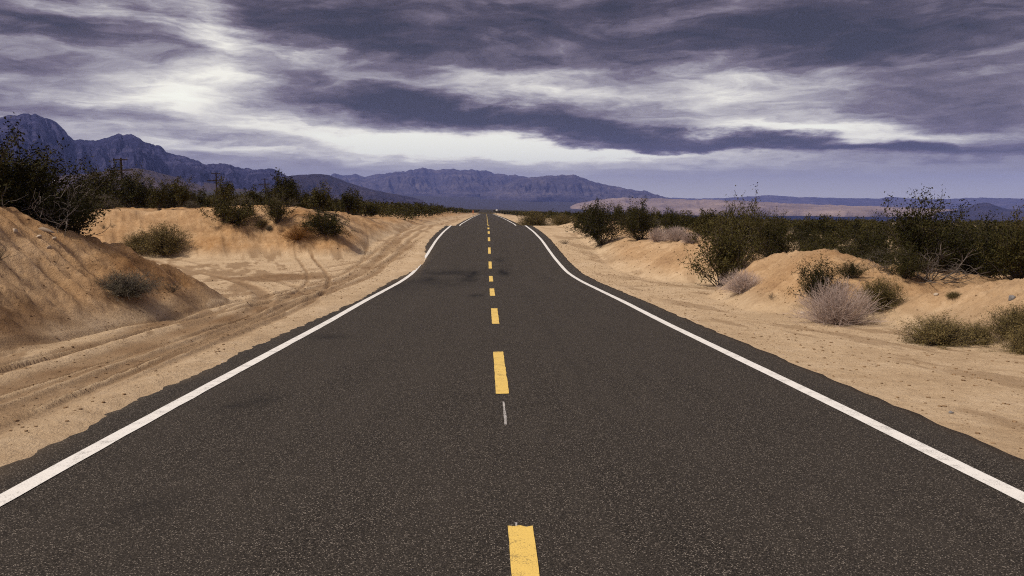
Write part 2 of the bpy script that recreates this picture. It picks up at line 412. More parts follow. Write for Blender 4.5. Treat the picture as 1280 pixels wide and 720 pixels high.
    rough = .015 * nc + .012 * nb * flat_m + hill * (.08 * nb + .045 * nc + .022 * fbm(X * 9, Y * 9, 39, 2) + .05 * ridged(X * 1.8, Y * 1.5, 38, 3, .6) + .05 * ridged(X * .9 - .5 * Y, Y * .5 + .3 * X, 37, 4, .6) + .02 * ridged(X * 2.2, Y * 2.2, 29, 2)) + .03 * gd * nc * flat_m
    z = zr + h + edge + dz + rough * sstep(s, -.1, .4)
    # --- beyond the near plain: the land falls into the valley, then climbs to the ranges
    A = np.arctan2(X, np.maximum(Y, 1e-3)); A = np.where(Y <= 0, np.sign(X) * 1.2, A)
    F = np.interp(r, [0, 400, 700, 1000, 1500, 2200, 3000, 5000, 6500, 8000, 9000, 12000, 16000, 30000], [-3, -5.5, -9.5, -12, -16, -22, -45, -62, -30, 45, 80, 100, 100, 100])
    F = F - sstep(A, -.02, .35) * np.interp(r, [0, 300, 600, 1000, 2200, 5000, 8000, 12000, 30000], [0, 4, 9, 16, 36, 65, 150, 190, 190])
    F = F + sstep(-A, .0, .3) * np.interp(r, [0, 500, 1000, 2000, 3000, 4500, 7000, 16000], [0, 2, 10, 32, 85, 110, 60, 40])
    F = F + .0012 * r * fbm(X / 900, Y / 900, 71, 4) * sstep(r, 300, 1500)
    k = sstep(r, 330, 620)
    z = z * (1 - k) + F * k
    # keep the roadbed under the far road
    z = np.where((np.abs(X) < 5) & (Y > 300) & (Y < 640), np.minimum(z, zr - .4), z)
    if not full: return z
    veg = np.maximum(sstep(r, 140, 420) * sstep(np.abs(X), 7, 11) * .8, sstep(r, 380, 700))
    mnd = np.clip(hill * (.75 + .5 * na) * np.where(X < 0, 1, .7), 0, 1)
    return z, mnd, tr, veg
def gz(x, y): return float(ground(np.array([x]), np.array([y]))[0]) + CZ

def hit(px, py):                     # where the sight line through a photo pixel meets the near ground
    d = FW + RT * (px - 640) / FPX + UP * (360 - py) / FPX
    k = np.linspace(4, 110, 5000) / math.hypot(d[0], d[1])
    X, Y, Zr = CX + d[0] * k, d[1] * k, d[2] * k
    below = np.nonzero(Zr < ground(X, Y))[0]
    i = below[0] if len(below) else -1
    return float(X[i]), float(Y[i])

fine = np.arange(-44, 44.01, .115); coarse = np.arange(47, 313.1, 3.8)
ang = np.radians(np.concatenate([fine, coarse]))
rad = [.8]
while rad[-1] < 70: rad.append(rad[-1] * (1.0055 if 9 < rad[-1] < 26 else 1.0095) + .002)
while rad[-1] < 15800: rad.append(rad[-1] * 1.028)
rad = np.array(rad)
RR, AA = np.meshgrid(rad, ang, indexing='ij')
GX, GY = RR * np.sin(AA), RR * np.cos(AA)
Z, mnd, trk, veg = ground(GX.ravel(), GY.ravel(), True)
V = np.stack([GX.ravel(), GY.ravel(), Z + CZ], 1)
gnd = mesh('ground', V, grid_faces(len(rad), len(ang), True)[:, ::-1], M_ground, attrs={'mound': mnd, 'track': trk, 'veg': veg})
tag(gnd, 'sandy desert ground with banks, wheel tracks and scrub plain', kind='structure')

# ------------------------------------------------------------------ road and markings
ys = np.concatenate([np.arange(-7, 25, .2), np.arange(25, 110, .4), np.arange(110, 700, 3.0)])
xs = np.concatenate([np.linspace(-EL, -3.0, 8), np.linspace(-2.9, 3.0, 36), np.linspace(3.1, ER, 8)])
def road_surface(X, Y): return road_z(Y) + CZ + .012 * (1 - (X / 4) ** 2) * np.clip(1 - Y / 400, 0, 1)
YY, XX = np.meshgrid(ys, xs, indexing='ij')
jag = .05 * fbm(YY * 3.1, YY * 0, 81, 3)
XJ = XX + np.where(XX <= -EL + 1e-6, jag, 0) + np.where(XX >= ER - 1e-6, .05 * fbm(YY * 3.3, YY * 0 + 5, 83, 3), 0)
st = np.zeros_like(XX)
def spot(x, y, sx, sy, a):
    global st
    n = fbm(XX * 5 / (.3 + sx), YY * 2.2 / (.3 + sy), 91, 4, .65)
    st = np.maximum(st, a * np.clip(np.exp(-((XX - x) / sx) ** 2 - ((YY - y) / sy) ** 2) * (1 + 1.1 * n), 0, 1))
spot(-2.55, 8.3, .15, .34, .62); spot(-2.3, 5.0, .12, .2, .6); spot(-2.7, 8.0, .1, .3, .5); spot(-2.9, 13.6, .3, .35, .55)
for x, y, sx, sy, a in ((-2.4, 30.8, .35, 1.3, .8), (-1.5, 34.4, 1.3, 1.4, .7), (-.8, 33.6, .32, 2.0, 1.0), (-.85, 30.6, .36, 1.5, .85), (.55, 34.4, .25, 1.7, 1.0),
                        (.5, 40.2, .25, 1.2, .6), (-.5, 22.6, .2, .6, .7), (.8, 22.0, .18, .18, .5), (2.0, 29.7, .8, .12, .35), (1.9, 35, .1, .9, .35), (-1.6, 36.5, .08, 1.2, .4),
                        (-3.0, 27, .6, 3, .4), (-2.0, 29, 1.6, 2.6, .4), (2.2, 31.5, .1, 1.0, .3), (.4, 37.3, .3, .2, .5)):
    spot(x, y, sx, sy, a)
seam = .16 * np.exp(-((XX - .95) / .05) ** 2) + .10 * np.exp(-((XX + 1.5) / .5) ** 2) * sstep(YY, 14, 40)
st = np.maximum(st, seam * (.6 + .5 * fbm(YY * .8, XX, 97, 2)))
du = np.clip(sstep(-XX, 3.5, 3.95) * (.05 + .4 * fbm(XX * 3, YY * .8, 99, 3)), 0, 1) + .35 * sstep(-XX, 2.9, 3.6) * np.exp(-((YY - 38) / 7) ** 2) + .25 * sstep(XX, 3.8, 4.05)
top = np.stack([XJ, YY, road_surface(XX, YY)], -1)
nr, ncx = XX.shape
lo_l = top[:, :1].copy(); lo_l[..., 2] -= .12; lo_r = top[:, -1:].copy(); lo_r[..., 2] -= .12
full = np.concatenate([lo_l, top, lo_r], 1)
pad = lambda a: np.concatenate([a[:, :1], a, a[:, -1:]], 1)
road = mesh('road', full.reshape(-1, 3), grid_faces(nr, ncx + 2), M_road, attrs={'stain': pad(st), 'dust': pad(np.clip(du, 0, 1))})
tag(road, 'straight two-lane dark asphalt desert road over dips to the horizon', kind='structure')

def strip(name, y0, y1, xc, w, mat, seed, dy, lift=.004, ends=0.0):
    n = max(3, int((y1 - y0) / dy) + 1)
    Y = np.linspace(y0, y1, n)
    jl = .005 * fbm(Y * 6, Y * 0, seed, 3); jr = .007 * fbm(Y * 6, Y * 0 + 9, seed + 5, 3)
    cols = np.linspace(-w / 2, w / 2, 5)
    X = xc + cols[None, :] * np.ones((n, 1)); X[:, 0] += jl; X[:, -1] += jr
    Yg = Y[:, None] * np.ones((1, 5))
    if ends:
        Yg[0] += ends * vn(cols * 40, cols * 0, seed + 8); Yg[-1] += ends * vn(cols * 40, cols * 0 + 4, seed + 9)
    z = road_surface(X, Yg) + lift
    o = mesh(name, np.stack([X, Yg, z], -1).reshape(-1, 3), grid_faces(n, 5), mat, parent=road)
    return o
strip('edge_line', -6, 690, -3.35, .15, M_white, 101, .4, .006)
strip('edge_line', -6, 690, 3.35, .15, M_white, 103, .4, .006)
k = 0
for k in range(-1, 74):
    y1 = (4.66 if k else 4.55) + 6.95 * k; y0 = y1 - 3.15
    if y1 < -4 or y1 > 500: continue
    strip('centre_dash', y0, y1, (.0 if k else .03) + .01 * vn(np.array([k * 1.7]), np.array([.5]), 3)[0], .145, M_yellow, 120 + k, .12 if k < 12 else .6, .006, .018)
strip('layout_mark', 7.05, 8.05, .0, .022, M_chalk, 140, .1, .005, .02)
strip('layout_mark', 4.56, 4.63, .0, .012, M_chalk, 141, .05, .005, .02)

# ------------------------------------------------------------------ mountains
def range_(name, label, sky_pts, dist, dfront, dback, base, mat, seed, amp=.22, rows=70, step=1.5, jag=.8, spur=26.0, prof_p=1.5, wig=.05):
    sky_pts = np.array(sky_pts, float)
    px = np.arange(sky_pts[0, 0], sky_pts[-1, 0] + .1, step)
    py = np.interp(px, sky_pts[:, 0], sky_pts[:, 1])
    py = py + jag * fbm(px * .11, px * 0, seed, 5, .62)
    az_ = np.array([az_of(a, c) for a, c in zip(px, py)]); te = np.array([tan_el(a, c) for a, c in zip(px, py)])
    crest_d = dist * (1 + wig * fbm(px * .012, px * 0 + 2, seed + 1, 3))
    if np.isscalar(base): base = np.full(len(px), float(base))
    else: base = np.interp(px, *zip(*base))
    crest = te * crest_d
    crest = np.maximum(crest, base + 1)
    tf = np.linspace(0, 1, rows); tb = np.linspace(0, 1, rows // 3)[1:]
    u = px[None, :]
    rv = []
    T = tf[:, None]
    D = crest_d[None, :] - dfront * (1 - T)
    H = crest[None, :] - base[None, :]
    sp_ = ridged(u / spur + .6 * T + .25 * fbm(u * .02, T * 3, seed + 3, 2), T * 1.3 + u * .004, seed + 4, 5, .55)
    sp2 = fbm(u / 5.0, T * 9, seed + 6, 4)
    env = np.sin(np.pi * np.clip(T, 0, 1)) ** .8
    zf = base[None, :] + H * (T ** prof_p) + H * env * (amp * (sp_ - .1) + amp * .35 * sp2)
    zf = np.minimum(zf, base[None, :] + H * (.15 + .85 * T ** .8))
    Tb = tb[:, None]
    Db = crest_d[None, :] + dback * Tb
    zb = base[None, :] + H * (1 - Tb) ** 1.2 + H * np.sin(np.pi * Tb) * .1 * (ridged(u / spur, Tb * 1.5, seed + 8, 3) - .3)
    zb = np.minimum(zb, crest[None, :] * 1.0 + 0 * Tb)
    zf[0] -= 40; zb[-1] -= 40
    D = np.vstack([D, Db]); Zz = np.vstack([zf, zb])
    A = az_[None, :] * np.ones_like(D)
    V = np.stack([D * np.sin(A) + CX, D * np.cos(A), Zz + CZ], -1).reshape(-1, 3)
    o = mesh(name, V, grid_faces(*D.shape)[:, ::-1], mat)
    tag(o, label, kind='structure')
    return o
far_y = lambda x: [(p, 249) for p in x]
range_('mountain_range', 'long low blue range on the far right horizon',
       [(690, 251), (760, 250), (820, 246), (860, 248), (905, 247.5), (930, 246), (960, 244), (1000, 246.5), (1060, 247.5), (1100, 248), (1116, 246), (1150, 249),
        (1185, 249), (1215, 247), (1250, 247.5), (1290, 248), (1345, 246), (1420, 249), (1500, 253)], 13500, 1300, 700, -60, M_far, 7, .2, 40, 2, .7, 30)
range_('mountain_range', 'broad purple mountain range beyond the end of the road',
       [(360, 236), (390, 224), (418, 217.5), (440, 218), (460, 220.5), (480, 216.5), (500, 214), (520, 211.5), (532, 209.5), (545, 212), (562, 211), (580, 211.5), (602, 213),
        (620, 217), (640, 219), (660, 222), (675, 224), (700, 228), (740, 238), (790, 246), (830, 251)], 10500, 2600, 1500, [(360, 75), (640, 70), (830, -10)], M_far, 17, .48, 110, 1.1, 2.6, 24, 1.2)
range_('mountain_range', 'blue shouldered peak sloping down to the pale sand hills',
       [(600, 240), (640, 226), (655, 222), (672, 221.5), (686, 220), (700, 219.5), (715, 218.5), (726, 221), (737, 226), (760, 231), (775, 234), (790, 236.5), (806, 238.5), (820, 243), (838, 248), (860, 252)],
       9000, 1300, 900, [(600, 55), (720, 40), (860, -30)], M_far, 27, .50, 90, 1.0, 2.2, 20, 1.1)
range_('sand_hill_range', 'pale pinkish sand hills on the valley floor right of the road',
       [(690, 266), (705, 260), (722, 254), (740, 251), (765, 248), (775, 247), (800, 248), (840, 248.5), (868, 249.5), (900, 250), (950, 252), (1000, 255), (1060, 257), (1120, 259), (1200, 262)],
       7000, 800, 500, -66, M_dune, 37, .25, 50, 1.5, 1.3, 30, .9)
range_('butte_hill', 'small dark conical butte on the right horizon',
       [(1168, 266), (1190, 263), (1205, 261), (1218, 256), (1230, 253), (1237, 254), (1250, 259), (1262, 262), (1290, 264), (1320, 267)], 6300, 500, 400, -110, M_hill, 47, .12, 30, 1.2, .5, 20, 1.1)
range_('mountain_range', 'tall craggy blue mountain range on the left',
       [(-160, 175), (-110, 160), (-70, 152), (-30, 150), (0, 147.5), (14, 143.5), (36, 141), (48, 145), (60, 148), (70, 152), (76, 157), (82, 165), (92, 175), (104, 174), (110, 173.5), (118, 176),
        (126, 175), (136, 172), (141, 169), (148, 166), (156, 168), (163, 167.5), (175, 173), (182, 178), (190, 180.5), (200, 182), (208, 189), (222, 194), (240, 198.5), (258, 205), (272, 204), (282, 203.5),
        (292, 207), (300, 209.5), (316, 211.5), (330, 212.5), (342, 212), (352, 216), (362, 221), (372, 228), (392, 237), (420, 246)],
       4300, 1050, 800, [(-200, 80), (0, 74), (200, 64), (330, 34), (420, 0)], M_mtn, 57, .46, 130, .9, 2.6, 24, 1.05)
range_('mountain_ridge', 'dark lower ridge in front of the left mountain range',
       [(250, 246), (290, 236), (330, 226), (350, 221), (365, 219.5), (380, 218), (400, 217.5), (412, 219), (425, 224), (435, 228), (450, 233), (470, 238), (490, 242), (508, 245), (530, 250)],
       4000, 600, 400, [(250, 20), (400, 0), (530, -30)], M_hill, 67, .25, 60, 1.1, .7, 22, 1.2)
range_('foothill', 'brown foothill slope below the left mountain range',
       [(-160, 212), (-60, 216), (60, 221), (110, 217), (150, 212), (172, 210), (190, 214), (215, 220), (250, 227), (300, 234), (350, 241), (400, 248)],
       3300, 650, 350, [(-160, 40), (100, 36), (400, 5)], M_foot, 77, .22, 60, 1.4, .7, 24, 1.3)

# ------------------------------------------------------------------ vegetation
def tubes(P, Rr, sides=3):
    n, k, _ = P.shape
    T = np.gradient(P, axis=1); T /= np.linalg.norm(T, axis=2, keepdims=True) + 1e-9
    ref = np.where(np.abs(T[..., 2:3]) > .9, np.array([1., 0, 0]), np.array([0, 0, 1.]))
    a = np.cross(T, ref); a /= np.linalg.norm(a, axis=2, keepdims=True) + 1e-9
    c = np.cross(T, a)
    th = np.arange(sides) * 2 * np.pi / sides
    V = P[:, :, None, :] + Rr[:, :, None, None] * (np.cos(th)[None, None, :, None] * a[:, :, None, :] + np.sin(th)[None, None, :, None] * c[:, :, None, :])
    idx = np.arange(n * k * sides).reshape(n, k, sides)
    nx = np.roll(idx, -1, 2)
    F = np.stack([idx[:, :-1], nx[:, :-1], nx[:, 1:], idx[:, 1:]], -1).reshape(-1, 4)
    return V.reshape(-1, 3), F
def grow(rng, base, direc, L, k, wander, lift):
    n = len(base)
    P = np.zeros((n, k, 3)); P[:, 0] = base; d = direc.copy()
    for i in range(1, k):
        d = d + rng.normal(0, wander, (n, 3)) + np.array([0, 0, lift]); d /= np.linalg.norm(d, axis=1, keepdims=True)
        P[:, i] = P[:, i - 1] + d * (L / (k - 1))[:, None]
    return P
def leaves(rng, C0, size, n_each, spread, aspect=.5):
    c = np.repeat(C0, n_each, 0); n = len(c)
    c = c + rng.normal(0, spread, (n, 3))
    a = rng.normal(0, 1, (n, 3)); a[:, 2] = np.abs(a[:, 2]) * .8; a /= np.linalg.norm(a, axis=1, keepdims=True)
    bb = np.cross(a, rng.normal(0, 1, (n, 3))); bb /= np.linalg.norm(bb, axis=1, keepdims=True) + 1e-9
    s = size * rng.uniform(.6, 1.4, (n, 1))
    V = np.stack([c - a * s * .5, c + bb * s * aspect, c + a * s * .7], 1)        # a little leaf blade
    return V.reshape(-1, 3), np.arange(n * 3).reshape(-1, 3)
def dirs(rng, n, lo, hi):
    t = np.radians(rng.uniform(lo, hi, n)); p = rng.uniform(0, 2 * np.pi, n)
    return np.stack([np.sin(t) * np.cos(p), np.sin(t) * np.sin(p), np.cos(t)], 1)
def link_bush(name, stem, leaf, mstem, mleaf):
    root = bpy.data.objects.new(name, None); C.objects.link(root); root.empty_display_size = .3
    parts = []
    if stem is not None: parts.append(mesh('branches', *stem, mstem, root))
    if leaf is not None: parts.append(mesh('foliage', *leaf, mleaf, root, smooth=False))
    return root
def merge(a, b):
    return np.vstack([a[0], b[0]]), np.vstack([a[1], b[1] + len(a[0])])

def creosote_geo(seed, nst=30, sub=6, leaf=.045, per=5, spread=.06, tall=1.0, airy=0.0, k=6, hi=66):
    """unit bush: about 1 high, spread about .6 each way"""
    rng = np.random.default_rng(seed)
    d = dirs(rng, nst, 6, hi); L = rng.uniform(.65, 1.12, nst) * (1 - .15 * (1 - d[:, 2]))
    if airy: L[: max(3, nst // 8)] *= 1 + airy
    base = np.c_[rng.normal(0, .06, (nst, 2)), np.zeros(nst)]
    P = grow(rng, base, d, L, k, .13, .035)
    Rr = np.linspace(.012, .0035, k)[None] * rng.uniform(.7, 1.3, (nst, 1))
    stem = tubes(P, Rr)
    bi = rng.integers(2, k, (nst, sub)); ii = np.repeat(np.arange(nst), sub); bb = P[ii, bi.ravel()]
    sd = P[ii, np.minimum(bi.ravel(), k - 1)] - P[ii, bi.ravel() - 1]; sd /= np.linalg.norm(sd, axis=1, keepdims=True)
    sd = sd + rng.normal(0, .6, sd.shape); sd[:, 2] += .1; sd /= np.linalg.norm(sd, axis=1, keepdims=True)
    P2 = grow(rng, bb, sd, rng.uniform(.14, .36, len(bb)), 4, .22, .05)
    stem = merge(stem, tubes(P2, np.linspace(.0045, .0018, 4)[None] * np.ones((len(bb), 1))))
    tips = np.vstack([P2[:, 1:].reshape(-1, 3), P[:, -2:].reshape(-1, 3)])
    tips = tips[rng.uniform(0, 1, len(tips)) < np.clip(.45 + tips[:, 2] * 1.2, 0, 1)]
    lf = leaves(rng, tips, leaf, per, spread)
    return stem, lf
def twig_geo(seed, n=260, lo=5, hi=88, fork=3, r=.006, flat=.75, leaf=0, per=0, k=5, wander=.16, lift=.05):
    """dense dome of fine twigs, about 1 high and 1 radius"""
    rng = np.random.default_rng(seed)
    d = dirs(rng, n, lo, hi); L = rng.uniform(.55, 1.05, n)
    base = np.c_[rng.normal(0, .10, (n, 2)), np.abs(rng.normal(0, .02, n))]
    P = grow(rng, base, d, L, k, wander, lift)
    stem = tubes(P, np.linspace(r, r * .35, k)[None] * rng.uniform(.6, 1.3, (n, 1)))
    ii = np.repeat(np.arange(n), fork); bi = rng.integers(1, k - 1, n * fork)
    sd = P[ii, bi + 1] - P[ii, bi]; sd /= np.linalg.norm(sd, axis=1, keepdims=True)
    sd += rng.normal(0, .45, sd.shape); sd /= np.linalg.norm(sd, axis=1, keepdims=True)
    P2 = grow(rng, P[ii, bi], sd, rng.uniform(.18, .4, len(ii)), 4, .2, .05)
    stem = merge(stem, tubes(P2, np.linspace(r * .55, r * .25, 4)[None] * np.ones((len(ii), 1))))
    stem[0][:, 2] = np.maximum(stem[0][:, 2], 0) 
    lf = None
    if leaf:
        tips = np.vstack([P2[:, 1:].reshape(-1, 3), P[:, 2:].reshape(-1, 3)]); tips[:, 2] = np.maximum(tips[:, 2], .02)
        lf = leaves(rng, tips, leaf, per, .035, .4)
    return stem, lf
def dead_geo(seed, n=12):
    rng = np.random.default_rng(seed)
    d = dirs(rng, n, 30, 85); L = rng.uniform(.6, 1.0, n)
    P = grow(rng, np.c_[rng.normal(0, .05, (n, 2)), np.zeros(n)], d, L, 7, .3, .04)
    s = tubes(P, np.linspace(.010, .003, 7)[None] * rng.uniform(.6, 1.2, (n, 1)), 4)
    ii = np.repeat(np.arange(n), 5); bi = rng.integers(2, 6, n * 5)
    sd = rng.normal(0, 1, (n * 5, 3)); sd[:, 2] = np.abs(sd[:, 2]) * .6; sd /= np.linalg.norm(sd, axis=1, keepdims=True)
    P2 = grow(rng, P[ii, bi], sd, rng.uniform(.15, .4, n * 5), 5, .35, .03)
    return merge(s, tubes(P2, np.linspace(.006, .002, 5)[None] * np.ones((n * 5, 1))))

protos = {}
def proto(kind, variants, maker, ms, ml):
    protos[kind] = []
    for v in range(variants):
        s, l = maker(v)
        sm = mesh(kind + '_branches', *s, ms); C.objects.unlink(sm)
        lm = None
        if l is not None:
            lm = mesh(kind + '_foliage', *l, ml, smooth=False); C.objects.unlink(lm)
        height = np.percentile(np.vstack([s[0], l[0]] if l is not None else [s[0]])[:, 2], 99.6)
        protos[kind].append((sm, lm, float(height)))
proto('creosote', 6, lambda v: creosote_geo(1000 + v, 40, 8, .038, 9, .05, airy=.2), M_stem, M_leaf)
proto('creosote_mid', 5, lambda v: creosote_geo(1100 + v, 22, 6, .075, 6, .06, airy=.15, k=5), M_stem, M_leaf)
proto('juniper', 2, lambda v: creosote_geo(1150 + v, 60, 8, .05, 7, .05, hi=86), M_stem, M_leaf)
proto('pale', 3, lambda v: twig_geo(1200 + v, 520, 4, 84, 5, .0048), M_dry, None)
proto('olive', 3, lambda v: twig_geo(1300 + v, 240, 5, 89, 4, .005, leaf=.032, per=7), M_stem, M_olive)
proto('sage', 2, lambda v: twig_geo(1400 + v, 240, 5, 88, 4, .005, leaf=.028, per=5), M_dead, M_sage)
proto('brown', 2, lambda v: twig_geo(1500 + v, 200, 5, 86, 3, .006, leaf=.03, per=2), M_brown, M_brown)
proto('dead', 2, lambda v: (dead_geo(1600 + v, 22), None), M_dead, None)
proto('scrawny', 2, lambda v: twig_geo(1700 + v, 40, 15, 85, 3, .008, leaf=.03, per=1), M_stem, M_sage)

def shrub(kind, name, x, y, H, W, label, cat='shrub', group=None, var=None, rz=0, sink=.04, lean=(0, 0)):
    """H height in metres, W = horizontal stretch relative to height"""
    L_ = protos[kind]; sm, lm, h0 = L_[(var if var is not None else int(abs(x * 7 + y * 3))) % len(L_)]
    root = bpy.data.objects.new(name, None); C.objects.link(root); root.empty_display_size = .3
    root.location = (x, y, gz(x, y) - sink); root.rotation_euler = (lean[0], lean[1], rz)
    s = H / h0; root.scale = (s * W, s * W, s)
    tag(root, label, cat, group)
    for nm, src in (('branches', sm), ('foliage', lm)):
        if src is None: continue
        c = src.copy(); c.name = nm; C.objects.link(c); c.parent = root
    return root
def at(px, Y, py=290):
    return CX + Y * math.tan(az_of(px, py)), Y
def shrub_px(kind, name, px, Y, top, W, label, cat='shrub', base=290, **k):
    x, y = at(px, Y, base) if Y > 0 else hit(px, -Y)
    zt = tan_el(px, top) * math.hypot(x - CX, y) + CZ
    H = max(.12, zt - gz(x, y))
    return shrub(kind, name, x, y, H, W, label, cat, rz=(px * .37) % 6.28, **k)

# --- the shrubs one can point at
NAMED = [
 ('creosote', 'creosote_bush', 16, 18.6, 147, 1.1, 'tallest dark creosote bush on the near bank at the left edge'),
 ('creosote', 'creosote_bush', 60, 18.9, 186, 1.0, 'creosote bush with grey stems just right of the tallest one on the near left bank'),
 ('creosote', 'creosote_bush', -30, 17.5, 158, 1.1, 'dark creosote bush cut by the left edge of the picture'),
 ('creosote', 'creosote_bush', 92, 18.1, 232, 1.0, 'low creosote bush hanging over the end of the near left bank'),
 ('dead', 'dead_bush', 66, 17.9, 226, 1.0, 'bleached dead branches among the dark bushes on the near left bank'),
 ('creosote', 'creosote_bush', 128, 50.0, 206, .95, 'creosote bush behind the far left bank, left of the first utility pole'),
 ('creosote', 'creosote_bush', 164, 52.0, 208, .95, 'creosote bush behind the far left bank, in front of the first utility pole'),
 ('creosote', 'creosote_bush', 222, 54.0, 220, 1.0, 'creosote bush behind the far left bank, left of the second utility pole'),
 ('juniper', 'creosote_bush', 291, -278, 243, 1.1, 'dark rounded bush on top of the far left bank'),
 ('creosote', 'creosote_bush', 346, -279, 234, 1.0, 'creosote bush standing in the notch of the far left bank'),
 ('creosote', 'creosote_bush', 362, 56.0, 221, 1.0, 'tall creosote bush reaching above the scrub behind the far left bank'),
 ('juniper', 'creosote_bush', 404, -292, 261, 1.05, 'dense dark bush at the right end of the far left bank'),
 ('brown', 'dry_bush', 372, -299, 279, 1.4, 'orange-brown dry bush on the slope of the far left bank'),
 ('olive', 'olive_bush', 205, -316, 279, 1.1, 'olive and grey bush on the slope at the left of the far bank'),
 ('olive', 'olive_bush', 174, -312, 290, 1.1, 'yellowish low bush at the foot of the far left bank'),
 ('olive', 'olive_bush', 328, -283, 273, 1.2, 'small yellowish tuft near the notch of the far left bank'),
 ('sage', 'sage_bush', 337, -288, 280, 1.0, 'tiny grey tuft beside the orange-brown dry bush'),
 ('sage', 'sage_bush', 157, -369, 336, 1.7, 'grey-green cushion bush on the slope of the near left bank'),
 ('scrawny', 'dry_bush', 214, -364, 346, 1.2, 'scrawny dark dry bush at the foot of the near left bank'),
 ('scrawny', 'dry_bush', -6, -326, 292, .8, 'dark dry bush on the near left bank at the left edge'),
 ('scrawny', 'dry_bush', 129, -285, 277, .8, 'small dark dry tuft on the far left bank, left of its pair'),
 ('scrawny', 'dry_bush', 141, -284, 276, .8, 'small dark dry tuft on the far left bank, right of its pair'),
 # right side
 ('olive', 'olive_bush', 668, 92, 264, 1.5, 'olive rounded bush beside the road before the second crest'),
 ('olive', 'olive_bush', 702, 74, 267, 1.5, 'larger olive rounded bush right of the road before the big dark creosote'),
 ('olive', 'olive_bush', 724, 68, 270, 1.3, 'olive rounded bush against the big dark creosote right of the road'),
 ('juniper', 'creosote_bush', 721, 62, 276, .7, 'small black-green bush at the foot of the big dark creosote'),
 ('creosote', 'creosote_bush', 752, 46, 250, .9, 'big dark creosote bush left of the pale sand hummock'),
 ('creosote', 'creosote_bush', 800, 43, 247, .8, 'big dark creosote bush behind the pale sand hummock'),
 ('juniper', 'creosote_bush', 742, 52, 254, 1.0, 'dark creosote bush behind the small black-green bush'),
 ('pale', 'dry_bush', 822, 37.5, 283, .9, 'small pale dry bush on the crest of the sand hummock'),
 ('pale', 'dry_bush', 846, 36.5, 282, 1.5, 'long pale dry bush lying along the sand hummock'),
 ('pale', 'dry_bush', 862, -303, 288, 1.1, 'pale dry bush at the right end of the sand hummock'),
 ('creosote', 'creosote_bush', 905, 26.5, 268, .75, 'large dark creosote bush growing in the gully between two sand hummocks'),
 ('creosote', 'creosote_bush', 925, 28.5, 242, .55, 'thin tall creosote bush rising behind the gully bush'),
 ('creosote', 'creosote_bush', 960, 31.0, 262, .6, 'creosote bush right of the gully with sparse upright sprigs'),
 ('pale', 'dry_bush', 928, -364, 335, 1.3, 'grey dry bush on the slope left of the second sand hummock'),
 ('scrawny', 'dry_bush', 965, -373, 361, .9, 'tiny dark tuft below the second sand hummock'),
 ('creosote', 'creosote_bush', 1022, -377, 318, .85, 'small leafy creosote bush behind the big pinkish dry bush'),
 ('pale', 'dry_bush', 1046, -404, 347, 1.1, 'big pinkish grey dry bush below the largest creosote on the right'),
 ('creosote', 'creosote_bush', 1068, 17.4, 322, 1.0, 'dark creosote bush directly behind the big pinkish dry bush'),
 ('creosote', 'creosote_bush', 1132, 17.6, 306, 1.1, 'low dark creosote bush among the bleached dead branches on the right'),
 ('olive', 'olive_bush', 1098, -385, 346, 1.1, 'brownish olive bush right of the big pinkish dry bush'),
 ('creosote', 'creosote_bush', 1150, 18.8, 238, .78, 'largest creosote bush on the right with sprigs above the horizon'),
 ('creosote', 'creosote_bush', 1105, 19.8, 300, 1.0, 'creosote bush left of the largest one on the right'),
 ('creosote', 'creosote_bush', 1215, 20.5, 276, .8, 'creosote bush right of the largest one on the right'),
 ('creosote', 'creosote_bush', 1276, 17.5, 252, .8, 'creosote bush cut by the right edge of the picture'),
 ('dead', 'dead_bush', 1165, 17.6, 302, 1.3, 'bleached dead branches spilling from the largest creosote on the right'),
 ('dead', 'dead_bush', 1105, 18.0, 318, 1.1, 'bleached dead branches above the brownish olive bush'),
 ('olive', 'olive_bush', 1172, -431, 391, 1.3, 'olive cushion bush on the right bank, left of its touching pair'),
 ('olive', 'olive_bush', 1220, -430, 400, 1.2, 'smaller olive cushion bush on the right bank touching the other'),
 ('olive', 'olive_bush', 1274, -418, 377, 1.1, 'upright olive bush at the right edge above the roadside'),
 ('olive', 'olive_bush', 1286, -440, 402, 1.1, 'brownish olive bush at the right edge nearest the road'),
 ('scrawny', 'dry_bush', 1254, -408, 389, .8, 'spiky grey dry tuft left of the bushes at the right edge'),
 ('olive', 'olive_bush', 1192, -370, 362, 1.5, 'tiny greenish tuft on the bare crest of the right bank'),
 ('scrawny', 'dead_bush', 705, -305, 296, 1.3, 'dead twiggy bush lying on the right sand shoulder'),
]
for (kind, name, px, Y, top, W, label) in NAMED:
    shrub_px(kind, name, px, Y, top, W, label)

# --- scrub on both sides: individuals near, one mass beyond
rng = np.random.default_rng(5)
def scatter(n, rmin, rmax, seed, amin=-40, amax=40):
    g_ = np.random.default_rng(seed)
    r = np.sqrt(g_.uniform(rmin ** 2, rmax ** 2, n)); a = np.radians(g_.uniform(amin, amax, n))
    return np.c_[r * np.sin(a), r * np.cos(a)]
def allowed(p):
    x, y = p[:, 0], p[:, 1]
    ok = np.ones(len(p), bool)
    lf = x < 0
    ok &= ~(lf & (x > -8.6 - 1.5 * (y < 75)))
    ok &= ~(lf & (y < 44.5) & (y > 15))                  # bank ends and the pull-out track
    ok &= ~(lf & (y < 17) & (x > -10.5))
    ok &= ~(lf & (y > 43) & (y < 47.0))
    ok &= ~(~lf & (x < 9.6))
    ok &= ~(~lf & (y < 16.5))
    ok &= ~(~lf & (y < 41) & (x < 10.6))
    return ok
pts = scatter(9500, 14, 190, 77); pts = pts[allowed(pts)]
keep = []
cell = {}
